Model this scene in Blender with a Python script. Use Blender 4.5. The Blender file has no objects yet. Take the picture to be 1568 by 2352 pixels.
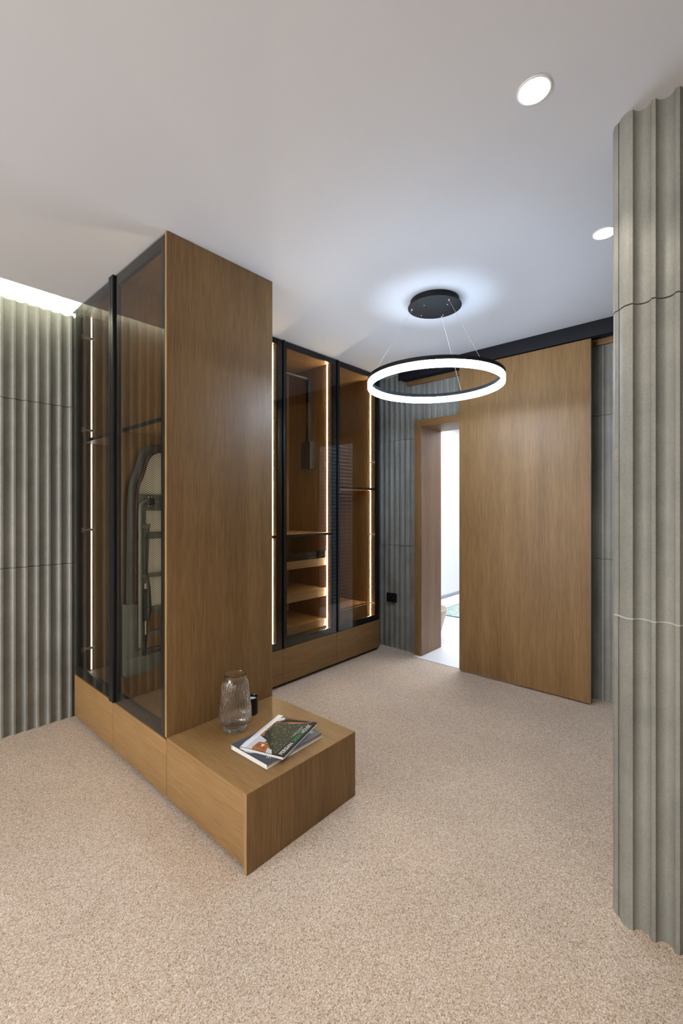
import bpy, bmesh, math, random
from mathutils import Vector, Matrix
random.seed(7)
PI = math.pi
SC = bpy.context.scene
COL = SC.collection

# ------------------------------------------------------------------ materials
def new_mat(name):
    m = bpy.data.materials.new(name); m.use_nodes = True
    nt = m.node_tree; nt.nodes.clear()
    out = nt.nodes.new('ShaderNodeOutputMaterial')
    return m, nt, out

def nd(nt, typ, ins=None, **kw):
    n = nt.nodes.new(typ)
    for k, v in kw.items(): setattr(n, k, v)
    for k, v in (ins or {}).items():
        if isinstance(v, bpy.types.NodeSocket): nt.links.new(v, n.inputs[k])
        else: n.inputs[k].default_value = v
    return n

def c4(c): return (c[0], c[1], c[2], 1.0)

def plain(name, col, rough=0.5, metal=0.0, spec=0.5):
    m, nt, out = new_mat(name)
    b = nd(nt, 'ShaderNodeBsdfPrincipled', {'Base Color': c4(col), 'Roughness': rough, 'Metallic': metal, 'Specular IOR Level': spec})
    tc = nd(nt, 'ShaderNodeTexCoord')
    nz = nd(nt, 'ShaderNodeTexNoise', {'Vector': tc.outputs['Object'], 'Scale': 60.0, 'Detail': 3.0})
    mr = nd(nt, 'ShaderNodeMapRange', {'Value': nz.outputs['Fac'], 'To Min': max(0.02, rough - 0.06), 'To Max': min(1, rough + 0.06)})
    nt.links.new(mr.outputs[0], b.inputs['Roughness'])
    nt.links.new(b.outputs[0], out.inputs[0])
    return m

def emit(name, col, s):
    m, nt, out = new_mat(name)
    e = nd(nt, 'ShaderNodeEmission', {'Color': c4(col), 'Strength': s})
    nt.links.new(e.outputs[0], out.inputs[0])
    return m

def ramp(nt, fac, stops):
    r = nd(nt, 'ShaderNodeValToRGB', {'Fac': fac})
    el = r.color_ramp.elements
    while len(el) < len(stops): el.new(0.5)
    for e, (p, c) in zip(el, stops): e.position = p; e.color = c4(c)
    return r

def wood(name, axis, dark=(0.180, 0.096, 0.033), light=(0.328, 0.189, 0.073), rough=0.48, line=0.38):
    """oak veneer, grain running along axis (0,1,2), rift cut: fine straight lines and pores"""
    m, nt, out = new_mat(name)
    tc = nd(nt, 'ShaderNodeTexCoord')
    def noise(sc_across, sc_along, det=4.0, rg=0.55, dist=0.0):
        s = [sc_across] * 3; s[axis] = sc_along
        mp = nd(nt, 'ShaderNodeMapping', {'Vector': tc.outputs['Object'], 'Scale': s, 'Location': (3.1, 1.7, 5.3)})
        return nd(nt, 'ShaderNodeTexNoise', {'Vector': mp.outputs[0], 'Scale': 1.0, 'Detail': det, 'Roughness': rg, 'Distortion': dist}).outputs['Fac']
    broad = noise(6.0, 0.5, 2.0)
    warp = noise(18.0, 1.2, 1.0)
    fine = noise(420.0, 9.0, 2.0)
    gate = noise(60.0, 3.0, 2.0)
    sx = nd(nt, 'ShaderNodeSeparateXYZ', {0: tc.outputs['Object']})
    o1, o2 = [k for k in (0, 1, 2) if k != axis]
    u = nd(nt, 'ShaderNodeMath', {0: sx.outputs[o1], 1: sx.outputs[o2]}, operation='ADD')
    ph = nd(nt, 'ShaderNodeMath', {0: u.outputs[0], 1: 2 * PI / 0.0056}, operation='MULTIPLY')
    ph2 = nd(nt, 'ShaderNodeMath', {0: warp, 1: 42.0, 2: ph.outputs[0]}, operation='MULTIPLY_ADD')
    sn = nd(nt, 'ShaderNodeMath', {0: ph2.outputs[0]}, operation='SINE')
    mid = nd(nt, 'ShaderNodeMath', {0: sn.outputs[0], 1: 0.5, 2: 0.5}, operation='MULTIPLY_ADD').outputs[0]
    a = nd(nt, 'ShaderNodeMath', {0: broad, 1: 0.55}, operation='MULTIPLY')
    c = nd(nt, 'ShaderNodeMath', {0: fine, 1: 0.75, 2: a.outputs[0]}, operation='MULTIPLY_ADD')
    d = nd(nt, 'ShaderNodeMath', {0: c.outputs[0], 1: 1.30}, operation='DIVIDE')
    r = ramp(nt, d.outputs[0], [(0.34, dark), (0.66, light)])
    ln = nd(nt, 'ShaderNodeMath', {0: mid, 1: gate}, operation='MULTIPLY')
    pr = ramp(nt, ln.outputs[0], [(0.10, (1, 1, 1)), (0.52, (1 - line, 1 - line * 1.08, 1 - line * 1.15))])
    mx = nd(nt, 'ShaderNodeMix', {0: 1.0, 6: r.outputs[0], 7: pr.outputs[0]}, data_type='RGBA', blend_type='MULTIPLY')
    bump = nd(nt, 'ShaderNodeBump', {'Height': mid, 'Strength': 0.08, 'Distance': 0.002})
    bs = nd(nt, 'ShaderNodeBsdfPrincipled', {'Base Color': mx.outputs[2], 'Roughness': rough, 'Normal': bump.outputs[0], 'Specular IOR Level': 0.35})
    nt.links.new(bs.outputs[0], out.inputs[0])
    return m

def concrete(name, c1, c2, fleck=0.5):
    m, nt, out = new_mat(name)
    tc = nd(nt, 'ShaderNodeTexCoord')
    mp = nd(nt, 'ShaderNodeMapping', {'Vector': tc.outputs['Object'], 'Scale': (9, 9, 0.9)})
    n1 = nd(nt, 'ShaderNodeTexNoise', {'Vector': mp.outputs[0], 'Scale': 1.0, 'Detail': 6.0, 'Roughness': 0.6})
    n2 = nd(nt, 'ShaderNodeTexNoise', {'Vector': tc.outputs['Object'], 'Scale': 5.0, 'Detail': 8.0, 'Roughness': 0.65})
    n3 = nd(nt, 'ShaderNodeTexNoise', {'Vector': tc.outputs['Object'], 'Scale': 160.0, 'Detail': 2.0})
    add = nd(nt, 'ShaderNodeMath', {0: n1.outputs['Fac'], 1: n2.outputs['Fac']}, operation='ADD')
    half = nd(nt, 'ShaderNodeMath', {0: add.outputs[0], 1: 0.5}, operation='MULTIPLY')
    r = ramp(nt, half.outputs[0], [(0.33, c1), (0.66, c2)])
    fr = ramp(nt, n3.outputs['Fac'], [(0.3, (0.82, 0.82, 0.82)), (0.6, (1, 1, 1))])
    mx = nd(nt, 'ShaderNodeMix', {0: 0.6, 6: r.outputs[0], 7: fr.outputs[0]}, data_type='RGBA', blend_type='MULTIPLY')
    vo = nd(nt, 'ShaderNodeTexNoise', {'Vector': tc.outputs['Object'], 'Scale': 26.0, 'Detail': 5.0, 'Roughness': 0.75})
    sp = ramp(nt, vo.outputs['Fac'], [(0.70, (0, 0, 0)), (0.76, (1, 1, 1))])
    mx2 = nd(nt, 'ShaderNodeMix', {0: sp.outputs[0], 6: mx.outputs[2], 7: c4((0.5, 0.49, 0.45))}, data_type='RGBA')
    bump = nd(nt, 'ShaderNodeBump', {'Height': n3.outputs['Fac'], 'Strength': 0.12, 'Distance': 0.003})
    bs = nd(nt, 'ShaderNodeBsdfPrincipled', {'Base Color': mx2.outputs[2], 'Roughness': 0.6, 'Normal': bump.outputs[0], 'Specular IOR Level': 0.4})
    nt.links.new(bs.outputs[0], out.inputs[0])
    return m

def carpet_mat():
    m, nt, out = new_mat('looped_carpet')
    tc = nd(nt, 'ShaderNodeTexCoord')
    n1 = nd(nt, 'ShaderNodeTexNoise', {'Vector': tc.outputs['Object'], 'Scale': 420.0, 'Detail': 2.0, 'Roughness': 0.6})
    n2 = nd(nt, 'ShaderNodeTexNoise', {'Vector': tc.outputs['Object'], 'Scale': 3.0, 'Detail': 4.0})
    vo = nd(nt, 'ShaderNodeTexVoronoi', {'Vector': tc.outputs['Object'], 'Scale': 300.0})
    sc_ = nd(nt, 'ShaderNodeSeparateColor', {0: vo.outputs['Color']})
    r = ramp(nt, sc_.outputs[0], [(0.0, (0.35, 0.235, 0.155)), (0.22, (0.54, 0.40, 0.285)), (0.55, (0.61, 0.495, 0.39)), (0.80, (0.67, 0.575, 0.485)), (1.0, (0.81, 0.735, 0.65))])
    vr = ramp(nt, n1.outputs['Fac'], [(0.3, (0.70, 0.67, 0.63)), (0.6, (1.05, 1.05, 1.05))])
    mx = nd(nt, 'ShaderNodeMix', {0: 0.8, 6: r.outputs[0], 7: vr.outputs[0]}, data_type='RGBA', blend_type='MULTIPLY')
    br = ramp(nt, n2.outputs['Fac'], [(0.3, (0.93, 0.93, 0.93)), (0.7, (1.03, 1.03, 1.03))])
    mx2 = nd(nt, 'ShaderNodeMix', {0: 1.0, 6: mx.outputs[2], 7: br.outputs[0]}, data_type='RGBA', blend_type='MULTIPLY')
    bump = nd(nt, 'ShaderNodeBump', {'Height': n1.outputs['Fac'], 'Strength': 0.4, 'Distance': 0.004})
    bs = nd(nt, 'ShaderNodeBsdfPrincipled', {'Base Color': mx2.outputs[2], 'Roughness': 0.95, 'Normal': bump.outputs[0], 'Specular IOR Level': 0.1})
    nt.links.new(bs.outputs[0], out.inputs[0])
    return m

def plaster(name, col, rough=0.8):
    m, nt, out = new_mat(name)
    tc = nd(nt, 'ShaderNodeTexCoord')
    n1 = nd(nt, 'ShaderNodeTexNoise', {'Vector': tc.outputs['Object'], 'Scale': 90.0, 'Detail': 4.0})
    bump = nd(nt, 'ShaderNodeBump', {'Height': n1.outputs['Fac'], 'Strength': 0.06, 'Distance': 0.002})
    bs = nd(nt, 'ShaderNodeBsdfPrincipled', {'Base Color': c4(col), 'Roughness': rough, 'Normal': bump.outputs[0], 'Specular IOR Level': 0.2})
    nt.links.new(bs.outputs[0], out.inputs[0])
    return m

def pane_mat(name, tint, ior=1.5):
    """tinted flat glass: clear-through tint plus Fresnel mirror on the outer faces"""
    m, nt, out = new_mat(name)
    tr = nd(nt, 'ShaderNodeBsdfTransparent', {'Color': c4([t ** 0.5 for t in tint])})
    gl = nd(nt, 'ShaderNodeBsdfGlossy', {'Color': (1, 1, 1, 1), 'Roughness': 0.0})
    fr = nd(nt, 'ShaderNodeFresnel', {'IOR': ior})
    ge = nd(nt, 'ShaderNodeNewGeometry')
    inv = nd(nt, 'ShaderNodeMath', {0: 1.0, 1: ge.outputs['Backfacing']}, operation='SUBTRACT')
    fac = nd(nt, 'ShaderNodeMath', {0: fr.outputs[0], 1: inv.outputs[0]}, operation='MULTIPLY')
    mx = nd(nt, 'ShaderNodeMixShader', {0: fac.outputs[0], 1: tr.outputs[0], 2: gl.outputs[0]})
    nt.links.new(mx.outputs[0], out.inputs[0])
    return m

def tile_mat():
    m, nt, out = new_mat('narrow_wall_tiles')
    tc = nd(nt, 'ShaderNodeTexCoord')
    sx = nd(nt, 'ShaderNodeSeparateXYZ', {0: tc.outputs['Object']})
    dv = nd(nt, 'ShaderNodeMath', {0: sx.outputs[2], 1: 0.052}, operation='DIVIDE')
    fr = nd(nt, 'ShaderNodeMath', {0: dv.outputs[0]}, operation='FRACT')
    gr = nd(nt, 'ShaderNodeMath', {0: fr.outputs[0], 1: 0.15}, operation='LESS_THAN')
    g1 = nd(nt, 'ShaderNodeMath', {0: sx.outputs[0], 1: 4.64}, operation='GREATER_THAN')
    g2 = nd(nt, 'ShaderNodeMath', {0: sx.outputs[0], 1: 4.81}, operation='LESS_THAN')
    band = nd(nt, 'ShaderNodeMath', {0: g1.outputs[0], 1: g2.outputs[0]}, operation='MULTIPLY')
    t1 = nd(nt, 'ShaderNodeMix', {0: band.outputs[0], 6: c4((0.19, 0.15, 0.14)), 7: c4((0.012, 0.10, 0.16))}, data_type='RGBA')
    t2 = nd(nt, 'ShaderNodeMix', {0: gr.outputs[0], 6: t1.outputs[2], 7: c4((0.75, 0.75, 0.75))}, data_type='RGBA')
    bs = nd(nt, 'ShaderNodeBsdfPrincipled', {'Base Color': t2.outputs[2], 'Roughness': 0.35})
    nt.links.new(bs.outputs[0], out.inputs[0])
    return m

def mesh_plate_mat():
    """expanded-metal underside: pale plate showing through dark diamond strands"""
    m, nt, out = new_mat('expanded_metal_mesh')
    tc = nd(nt, 'ShaderNodeTexCoord')
    sx = nd(nt, 'ShaderNodeSeparateXYZ', {0: tc.outputs['Object']})
    def diag(sgn):
        a = nd(nt, 'ShaderNodeMath', {0: sx.outputs[0], 1: sgn / 0.020}, operation='MULTIPLY')
        b = nd(nt, 'ShaderNodeMath', {0: sx.outputs[2], 1: 1 / 0.0125, 2: a.outputs[0]}, operation='MULTIPLY_ADD')
        f = nd(nt, 'ShaderNodeMath', {0: b.outputs[0]}, operation='FRACT')
        p = nd(nt, 'ShaderNodeMath', {0: f.outputs[0], 1: 0.5}, operation='SUBTRACT')
        return nd(nt, 'ShaderNodeMath', {0: p.outputs[0]}, operation='ABSOLUTE').outputs[0]
    mx = nd(nt, 'ShaderNodeMath', {0: diag(1.0), 1: diag(-1.0)}, operation='MAXIMUM')
    r = ramp(nt, mx.outputs[0], [(0.36, (0.78, 0.78, 0.71)), (0.40, (0.16, 0.16, 0.15))])
    bs = nd(nt, 'ShaderNodeBsdfPrincipled', {'Base Color': r.outputs[0], 'Roughness': 0.6})
    nt.links.new(bs.outputs[0], out.inputs[0])
    return m

def noise_mat(name, stops, scale, rough=0.5, axis_scale=(1, 1, 1), detail=5.0):
    m, nt, out = new_mat(name)
    tc = nd(nt, 'ShaderNodeTexCoord')
    mp = nd(nt, 'ShaderNodeMapping', {'Vector': tc.outputs['Object'], 'Scale': axis_scale})
    n = nd(nt, 'ShaderNodeTexNoise', {'Vector': mp.outputs[0], 'Scale': scale, 'Detail': detail, 'Roughness': 0.65})
    r = ramp(nt, n.outputs['Fac'], stops)
    bs = nd(nt, 'ShaderNodeBsdfPrincipled', {'Base Color': r.outputs[0], 'Roughness': rough})
    nt.links.new(bs.outputs[0], out.inputs[0])
    return m

def clear_glass():
    m, nt, out = new_mat('clear_moulded_glass')
    gl = nd(nt, 'ShaderNodeBsdfGlass', {'Color': (1.0, 1.0, 1.0, 1), 'Roughness': 0.0, 'IOR': 1.46})
    nt.links.new(gl.outputs[0], out.inputs[0])
    return m

WOODX = wood('oak_grain_along_x', 0, line=0.33)
WOODY = wood('oak_grain_along_y', 1, line=0.30)
WOODZ = wood('oak_upright_grain', 2)
EDGE = wood('oak_edge_banding', 2, (0.25, 0.145, 0.055), (0.36, 0.215, 0.09))
JAMB = wood('pale_oak_lining', 2, (0.22, 0.125, 0.07), (0.36, 0.225, 0.14))
CONC_L = concrete('grey_concrete', (0.18, 0.178, 0.158), (0.31, 0.305, 0.272))
CONC_R = concrete('buff_concrete', (0.175, 0.168, 0.143), (0.305, 0.294, 0.252))
CARPET = carpet_mat()
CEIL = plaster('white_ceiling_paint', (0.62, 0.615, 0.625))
WHITE = plaster('white_wall_paint', (0.82, 0.82, 0.83))
SCREED = plain('white_polished_floor', (0.80, 0.80, 0.82), 0.25)
BLACK = plain('black_anodised_aluminium', (0.008, 0.008, 0.010), 0.35, 0.0, 0.3)
BLACKM = plain('matt_black_metal', (0.009, 0.009, 0.011), 0.6, 0.0, 0.2)
GLASS = pane_mat('smoked_glass', (0.74, 0.735, 0.67), 1.40)
GLASSB = pane_mat('smoked_glass_rear', (0.80, 0.77, 0.71), 1.45)
TRAYGLASS = pane_mat('dark_tray_glass', (0.28, 0.31, 0.31), 1.5)
VGLASS = clear_glass()
STEEL = plain('nickel_hinge_steel', (0.60, 0.57, 0.48), 0.3, 0.35)
GREYM = plain('grey_powder_coat', (0.085, 0.090, 0.083), 0.45)
GREYD = plain('dark_grey_coat', (0.04, 0.042, 0.04), 0.45)
LED_WARM = emit('warm_led', (1.0, 0.82, 0.52), 150.0)
LED_NEUT = emit('neutral_led', (1.0, 0.93, 0.86), 12.0)
LED_DIM = emit('dim_led', (1.0, 0.88, 0.66), 62.0)
LED_RING = emit('cool_led', (0.60, 0.77, 1.0), 54.0)
LED_COVE = emit('cove_led', (1.0, 1.0, 0.78), 12000.0)
LAMP = emit('downlight_lens', (1.0, 0.96, 0.92), 30.0)
FIT = plain('white_fitting', (0.8, 0.8, 0.8), 0.4)
PAPER = noise_mat('page_edges', [(0.35, (0.55, 0.52, 0.45)), (0.65, (0.74, 0.71, 0.64))], 1.0, 0.8, (2, 2, 900))
SLATE = plain('slate_grey_cover', (0.055, 0.06, 0.078), 0.45)
INKW = plain('white_print', (0.75, 0.75, 0.76), 0.5)
INKP = plain('pale_grey_print', (0.55, 0.56, 0.60), 0.5)
INKG = plain('green_print', (0.02, 0.30, 0.07), 0.5)
INKD = plain('dark_print', (0.008, 0.009, 0.009), 0.6, 0.0, 0.25)
WHITEC = plain('white_cover_board', (0.72, 0.73, 0.76), 0.4)
LEAVES = noise_mat('printed_foliage', [(0.36, (0.006, 0.008, 0.006)), (0.54, (0.012, 0.016, 0.010)), (0.61, (0.06, 0.11, 0.015)), (0.68, (0.16, 0.24, 0.04)), (0.76, (0.45, 0.5, 0.3))], 75.0, 0.6)
BRICKP = noise_mat('printed_orange_roof', [(0.35, (0.20, 0.06, 0.015)), (0.65, (0.50, 0.17, 0.04))], 30.0, 0.6, (3, 0.6, 1))
BROWNP = noise_mat('printed_brown_roof', [(0.35, (0.10, 0.04, 0.02)), (0.65, (0.32, 0.13, 0.06))], 40.0, 0.6, (0.5, 3, 1))
WAX = plain('white_wax', (0.8, 0.8, 0.78), 0.5)
BLACKG = plain('black_glass', (0.006, 0.006, 0.007), 0.12)
FABRIC = noise_mat('charcoal_felt', [(0.3, (0.025, 0.026, 0.025)), (0.7, (0.06, 0.062, 0.06))], 40.0, 0.95, (1, 1, 9))
MAROON = plain('maroon_webbing', (0.045, 0.014, 0.012), 0.9)
MESHP = mesh_plate_mat()
BEIGE = plain('beige_glaze', (0.62, 0.54, 0.42), 0.5)
TILES = tile_mat()
RUGM = noise_mat('turquoise_rug', [(0.32, (0.05, 0.24, 0.23)), (0.42, (0.24, 0.42, 0.38)), (0.52, (0.50, 0.58, 0.53)), (0.66, (0.40, 0.16, 0.14)), (0.72, (0.55, 0.60, 0.55))], 22.0, 0.95)
TEAL = plain('teal_rug_border', (0.015, 0.22, 0.24), 0.95)
GROUT = plain('pale_cement', (0.42, 0.41, 0.37), 0.8)
GREYB = plain('grey_skirting', (0.35, 0.36, 0.40), 0.5)

# ------------------------------------------------------------------ geometry helpers
def NB(): return bmesh.new()

def box(bm, x0, x1, y0, y1, z0, z1, bev=0.0, mi=0):
    t = bmesh.new()
    bmesh.ops.create_cube(t, size=1.0)
    for v in t.verts:
        v.co.x = x0 + (v.co.x + .5) * (x1 - x0); v.co.y = y0 + (v.co.y + .5) * (y1 - y0); v.co.z = z0 + (v.co.z + .5) * (z1 - z0)
    if bev: bmesh.ops.bevel(t, geom=list(t.edges), offset=bev, segments=2, profile=0.7, affect='EDGES')
    merge(bm, t, mi)

def merge(bm, t, mi=0, M=None):
    mp = {v: bm.verts.new(M @ v.co if M else v.co) for v in t.verts}
    for f in t.faces:
        try:
            nf = bm.faces.new([mp[v] for v in f.verts]); nf.material_index = mi; nf.smooth = f.smooth
        except ValueError: pass
    t.free()

def tube(bm, pts, r, seg=10, closed=False, mi=0):
    pts = [Vector(p) for p in pts]; n = len(pts); rings = []
    up = None
    for i, p in enumerate(pts):
        if closed: d = (pts[(i + 1) % n] - pts[i - 1]).normalized()
        else: d = (pts[min(i + 1, n - 1)] - pts[max(i - 1, 0)]).normalized()
        if up is None:
            up = Vector((0, 0, 1)) if abs(d.z) < 0.9 else Vector((1, 0, 0))
        a = (up - d * up.dot(d)).normalized(); up = a; b = d.cross(a)
        rr = r[i] if isinstance(r, (list, tuple)) else r
        rings.append([bm.verts.new(p + (a * math.cos(k * 2 * PI / seg) + b * math.sin(k * 2 * PI / seg)) * rr) for k in range(seg)])
    m = n if closed else n - 1
    for i in range(m):
        A = rings[i]; B = rings[(i + 1) % n]
        for k in range(seg):
            f = bm.faces.new((A[k], A[(k + 1) % seg], B[(k + 1) % seg], B[k])); f.smooth = True; f.material_index = mi
    if not closed:
        bm.faces.new(rings[0][::-1]).material_index = mi; bm.faces.new(rings[-1]).material_index = mi

def lathe(bm, prof, seg=48, c=(0, 0, 0), close=True, rfun=None, mi=0):
    rings = []
    for (r, z) in prof:
        ring = []
        for k in range(seg):
            a = 2 * PI * k / seg
            rr = r if rfun is None else rfun(r, z, a)
            ring.append(bm.verts.new((c[0] + rr * math.cos(a), c[1] + rr * math.sin(a), c[2] + z)))
        rings.append(ring)
    for A, B in zip(rings, rings[1:]):
        for k in range(seg):
            f = bm.faces.new((A[k], A[(k + 1) % seg], B[(k + 1) % seg], B[k])); f.smooth = True; f.material_index = mi
    if close:
        bm.faces.new(rings[0][::-1]).material_index = mi; bm.faces.new(rings[-1]).material_index = mi

def prism(bm, poly, z0, z1, mi=0):
    a = [bm.verts.new((p[0], p[1], z0)) for p in poly]; b = [bm.verts.new((p[0], p[1], z1)) for p in poly]
    n = len(poly)
    bm.faces.new(a[::-1]).material_index = mi; bm.faces.new(b).material_index = mi
    for i in range(n): bm.faces.new((a[i], a[(i + 1) % n], b[(i + 1) % n], b[i])).material_index = mi

WLOC = {}
def obj(name, bm, mats, parent=None, local=False, sharp=35):
    me = bpy.data.meshes.new(name)
    if parent is not None and not local:
        off = WLOC[parent.name]
        for v in bm.verts: v.co -= off
    bmesh.ops.recalc_face_normals(bm, faces=list(bm.faces))
    bm.to_mesh(me); bm.free()
    for m in (mats if isinstance(mats, (list, tuple)) else [mats]): me.materials.append(m)
    me.set_sharp_from_angle(angle=math.radians(sharp))
    o = bpy.data.objects.new(name, me); COL.objects.link(o)
    if parent is not None: o.parent = parent; WLOC[o.name] = WLOC[parent.name]
    else: WLOC[o.name] = Vector((0, 0, 0))
    return o

def bx(name, m, parent, x0, x1, y0, y1, z0, z1, bev=0.0015):
    b = NB(); box(b, x0, x1, y0, y1, z0, z1, bev); return obj(name, b, m, parent)

def thing(name, label, cat, loc, group=None, rotz=0):
    o = bpy.data.objects.new(name, None); COL.objects.link(o)
    o.location = loc; o.rotation_euler = (0, 0, rotz); o.empty_display_size = 0.1
    o['label'] = label; o['category'] = cat
    if group: o['group'] = group
    WLOC[o.name] = Vector(loc)
    return o

def tag(o, label, cat, group=None, kind=None):
    o['label'] = label; o['category'] = cat
    if group: o['group'] = group
    if kind: o['kind'] = kind
    return o

def struct(name, bm, m, label, cat, sharp=35):
    return tag(obj(name, bm, m, sharp=sharp), label, cat, kind='structure')

# ------------------------------------------------------------------ room shell
CH = 2.684
S1, S2 = 1.018, 2.050

def flute_profile(length, pitch=0.0615, land=0.011, depth=0.0165, seg=14, phase=0.0):
    pts = []; s = -phase
    while s < length:
        pts.append((s, 0.0)); pts.append((s + land, 0.0))
        for k in range(1, seg):
            t = k / seg
            pts.append((s + land + (pitch - land) * t, depth * (1 - abs(2 * t - 1) ** 2.0) ** 0.7))
        s += pitch
    pts.append((s, 0.0))
    out = []
    for a, b in zip(pts, pts[1:]):
        if b[0] <= 0 or a[0] >= length: continue
        def lerp(x): return (x, a[1] + (b[1] - a[1]) * ((x - a[0]) / max(1e-9, b[0] - a[0])))
        a2 = a if a[0] >= 0 else lerp(0.0); b2 = b if b[0] <= length else lerp(length)
        if not out: out.append(a2)
        out.append(b2)
    return out

def fluted(bm, p0, d, nin, length, z0, z1, thick=0.09, phase=0.0, depth=0.0165):
    """wall panel with scalloped face; d runs along it, nin points INTO the wall; horizontal joints at S1, S2"""
    pr = flute_profile(length, phase=phase, depth=depth)
    zs = [(z0, 0)]
    for s in (S1, S2):
        if z0 + .01 < s < z1 - .01:
            zs += [(s - .0025, 0), (s - .0015, .010), (s + .0015, .010), (s + .0025, 0)]
    zs.append((z1, 0))
    d = Vector(d); nin = Vector(nin); p0 = Vector(p0)
    rows = []
    for (z, g) in zs:
        rows.append([bm.verts.new(p0 + d * s + nin * (o + g) + Vector((0, 0, z))) for (s, o) in pr])
    for A, B in zip(rows, rows[1:]):
        for i in range(len(A) - 1):
            f = bm.faces.new((A[i], A[i + 1], B[i + 1], B[i])); f.smooth = True
    # back, ends, top and bottom
    b = [[bm.verts.new(p0 + d * s + nin * thick + Vector((0, 0, z))) for s in (0, length)] for z in (z0, z1)]
    bm.faces.new((b[0][0], b[1][0], b[1][1], b[0][1]))
    bm.faces.new([r[0] for r in rows] + [b[1][0], b[0][0]])
    bm.faces.new([r[-1] for r in rows][::-1] + [b[0][1], b[1][1]])
    bm.faces.new(rows[0] + [b[0][1], b[0][0]])
    bm.faces.new(rows[-1][::-1] + [b[1][0], b[1][1]])

# floors
b = NB(); box(b, -3.1, 3.64, -2.6, 3.42, -0.06, 0.0)
struct('floor', b, CARPET, 'beige flecked loop-pile carpet across the whole dressing room', 'floor')
b = NB(); box(b, 3.525, 3.73, 1.245, 2.262, -0.055, 0.004); box(b, 3.73, 7.6, 0.85, 3.45, -0.055, 0.004)
struct('floor_beyond', b, SCREED, 'glossy white floor seen through the doorway beyond the sliding door', 'floor')

# ceiling with a light recess along the left wall
b = NB()
box(b, -3.1, 3.72, -2.6, 3.11, CH, CH + 0.014)
box(b, 1.008, 3.72, 3.11, 3.42, CH, CH + 0.014)
box(b, -3.1, 3.72, 2.86, 3.42, CH + 0.16, CH + 0.19)
box(b, -3.1, 3.72, 2.84, 2.86, CH + 0.014, CH + 0.19)
box(b, 3.72, 7.6, 0.85, 3.45, CH, CH + 0.03)
struct('ceiling', b, CEIL, 'smooth white plaster ceiling with a light gap along the left wall', 'ceiling')

# left wall (behind the wardrobes, running past the camera's left)
b = NB(); fluted(b, (-3.1, 3.290, 0), (1, 0, 0), (0, 1, 0), 6.72, 0.0, 2.86, 0.12, phase=0.028)
struct('wall_left', b, CONC_L, 'grey scalloped concrete wall at left with bright cove light along its top', 'wall')
# back wall with doorway
XB = 3.62
b = NB()
fluted(b, (XB, -2.6, 0), (0, 1, 0), (1, 0, 0), 3.90, 0.0, 2.70, 0.10)
fluted(b, (XB, 1.30, 0), (0, 1, 0), (1, 0, 0), 0.91, 2.205, 2.70, 0.10)
fluted(b, (XB, 2.21, 0), (0, 1, 0), (1, 0, 0), 1.15, 0.0, 2.70, 0.10)
struct('wall_back', b, CONC_L, 'blue-grey scalloped concrete wall around the doorway and behind the sliding door', 'wall')
# right wall, ending in a corner near the camera
b = NB()
fluted(b, (1.716, 0.269, 0), (0, -1, 0), (1, 0, 0), 2.86, 0.0, CH, 0.14, phase=0.0, depth=0.022)
# chipped, bevelled corner pieces that close the end of the wall
for z0, z1, o in ((0, S1 - .002, 0.0), (S1 + .002, S2 - .002, 0.0012), (S2 + .002, CH, 0.0)):
    prism(b, [(1.716 + o, 0.269), (1.7185 + o, 0.279), (1.728 + o, 0.2905), (1.7425, 0.3010 - o), (1.7480, 0.3020), (1.7440, 0.3035 - o), (1.7535, 0.3165), (1.771, 0.3240 - o), (1.853, 0.327), (1.853, 0.269)], z0, z1)
wr_ = struct('wall_right', b, CONC_R, 'tall buff scalloped concrete wall end at the right edge, close to the camera', 'wall', 30)
b = NB(); tube(b, [(1.7545, .3165, S1), (1.7425, .3010, S1), (1.728, .2905, S1), (1.7165, .274, S1)] + [(1.7165 + o, .269 - s_, S1) for s_, o in flute_profile(0.9, depth=0.022)][1:], .0028, 6)
gl_ = obj('grout_line', b, GROUT, wr_); gl_['label'] = 'pale cement squeezed out of the lower joint'
# walls behind the camera; the left one opens for an added window
b = NB(); box(b, -3.1, 3.72, -2.72, -2.6, 0, 2.86)
struct('wall_rear', b, CONC_L, 'plain grey concrete wall behind the camera', 'wall')
b = NB()
box(b, -3.22, -3.1, -2.72, 1.0, 0, 2.86); box(b, -3.22, -3.1, 3.1, 3.42, 0, 2.86)
box(b, -3.22, -3.1, 1.0, 3.1, 0, 0.15); box(b, -3.22, -3.1, 1.0, 3.1, 2.45, 2.86)
struct('wall_window', b, WHITE, 'white wall with an opening for the added window, outside the photo on the left', 'wall')
b = NB()
for y in (1.0, 2.02, 3.04): box(b, -3.2, -3.12, y, y + 0.06, 0.15, 2.45)
box(b, -3.2, -3.12, 1.0, 3.1, 0.15, 0.21); box(b, -3.2, -3.12, 1.0, 3.1, 2.39, 2.45)
struct('added_window_1', b, BLACKM, 'added black framed window for side light, outside the photo on the left', 'window')  # unseen window, added to bring side light into the room
# room beyond the doorway
b = NB(); box(b, 3.72, 7.6, 3.375, 3.47, 0, 2.72)
struct('wall_beyond', b, WHITE, 'bright white wall seen through the doorway', 'wall')
b = NB(); box(b, 7.5, 7.6, 0.85, 3.375, 0, 2.72)
struct('wall_end', b, WHITE, 'white end wall of the room past the doorway', 'wall')
b = NB(); box(b, 3.72, 7.5, 0.82, 0.91, 0, 2.72)
struct('wall_tiled', b, TILES, 'grey tiled wall with a blue strip in the room past the doorway', 'wall')
b = NB(); box(b, 3.95, 7.5, 3.363, 3.375, 0.012, 0.05, 0.001)
struct('baseboard_beyond', b, GREYB, 'grey skirting along the white wall seen through the doorway', 'skirting')
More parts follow.
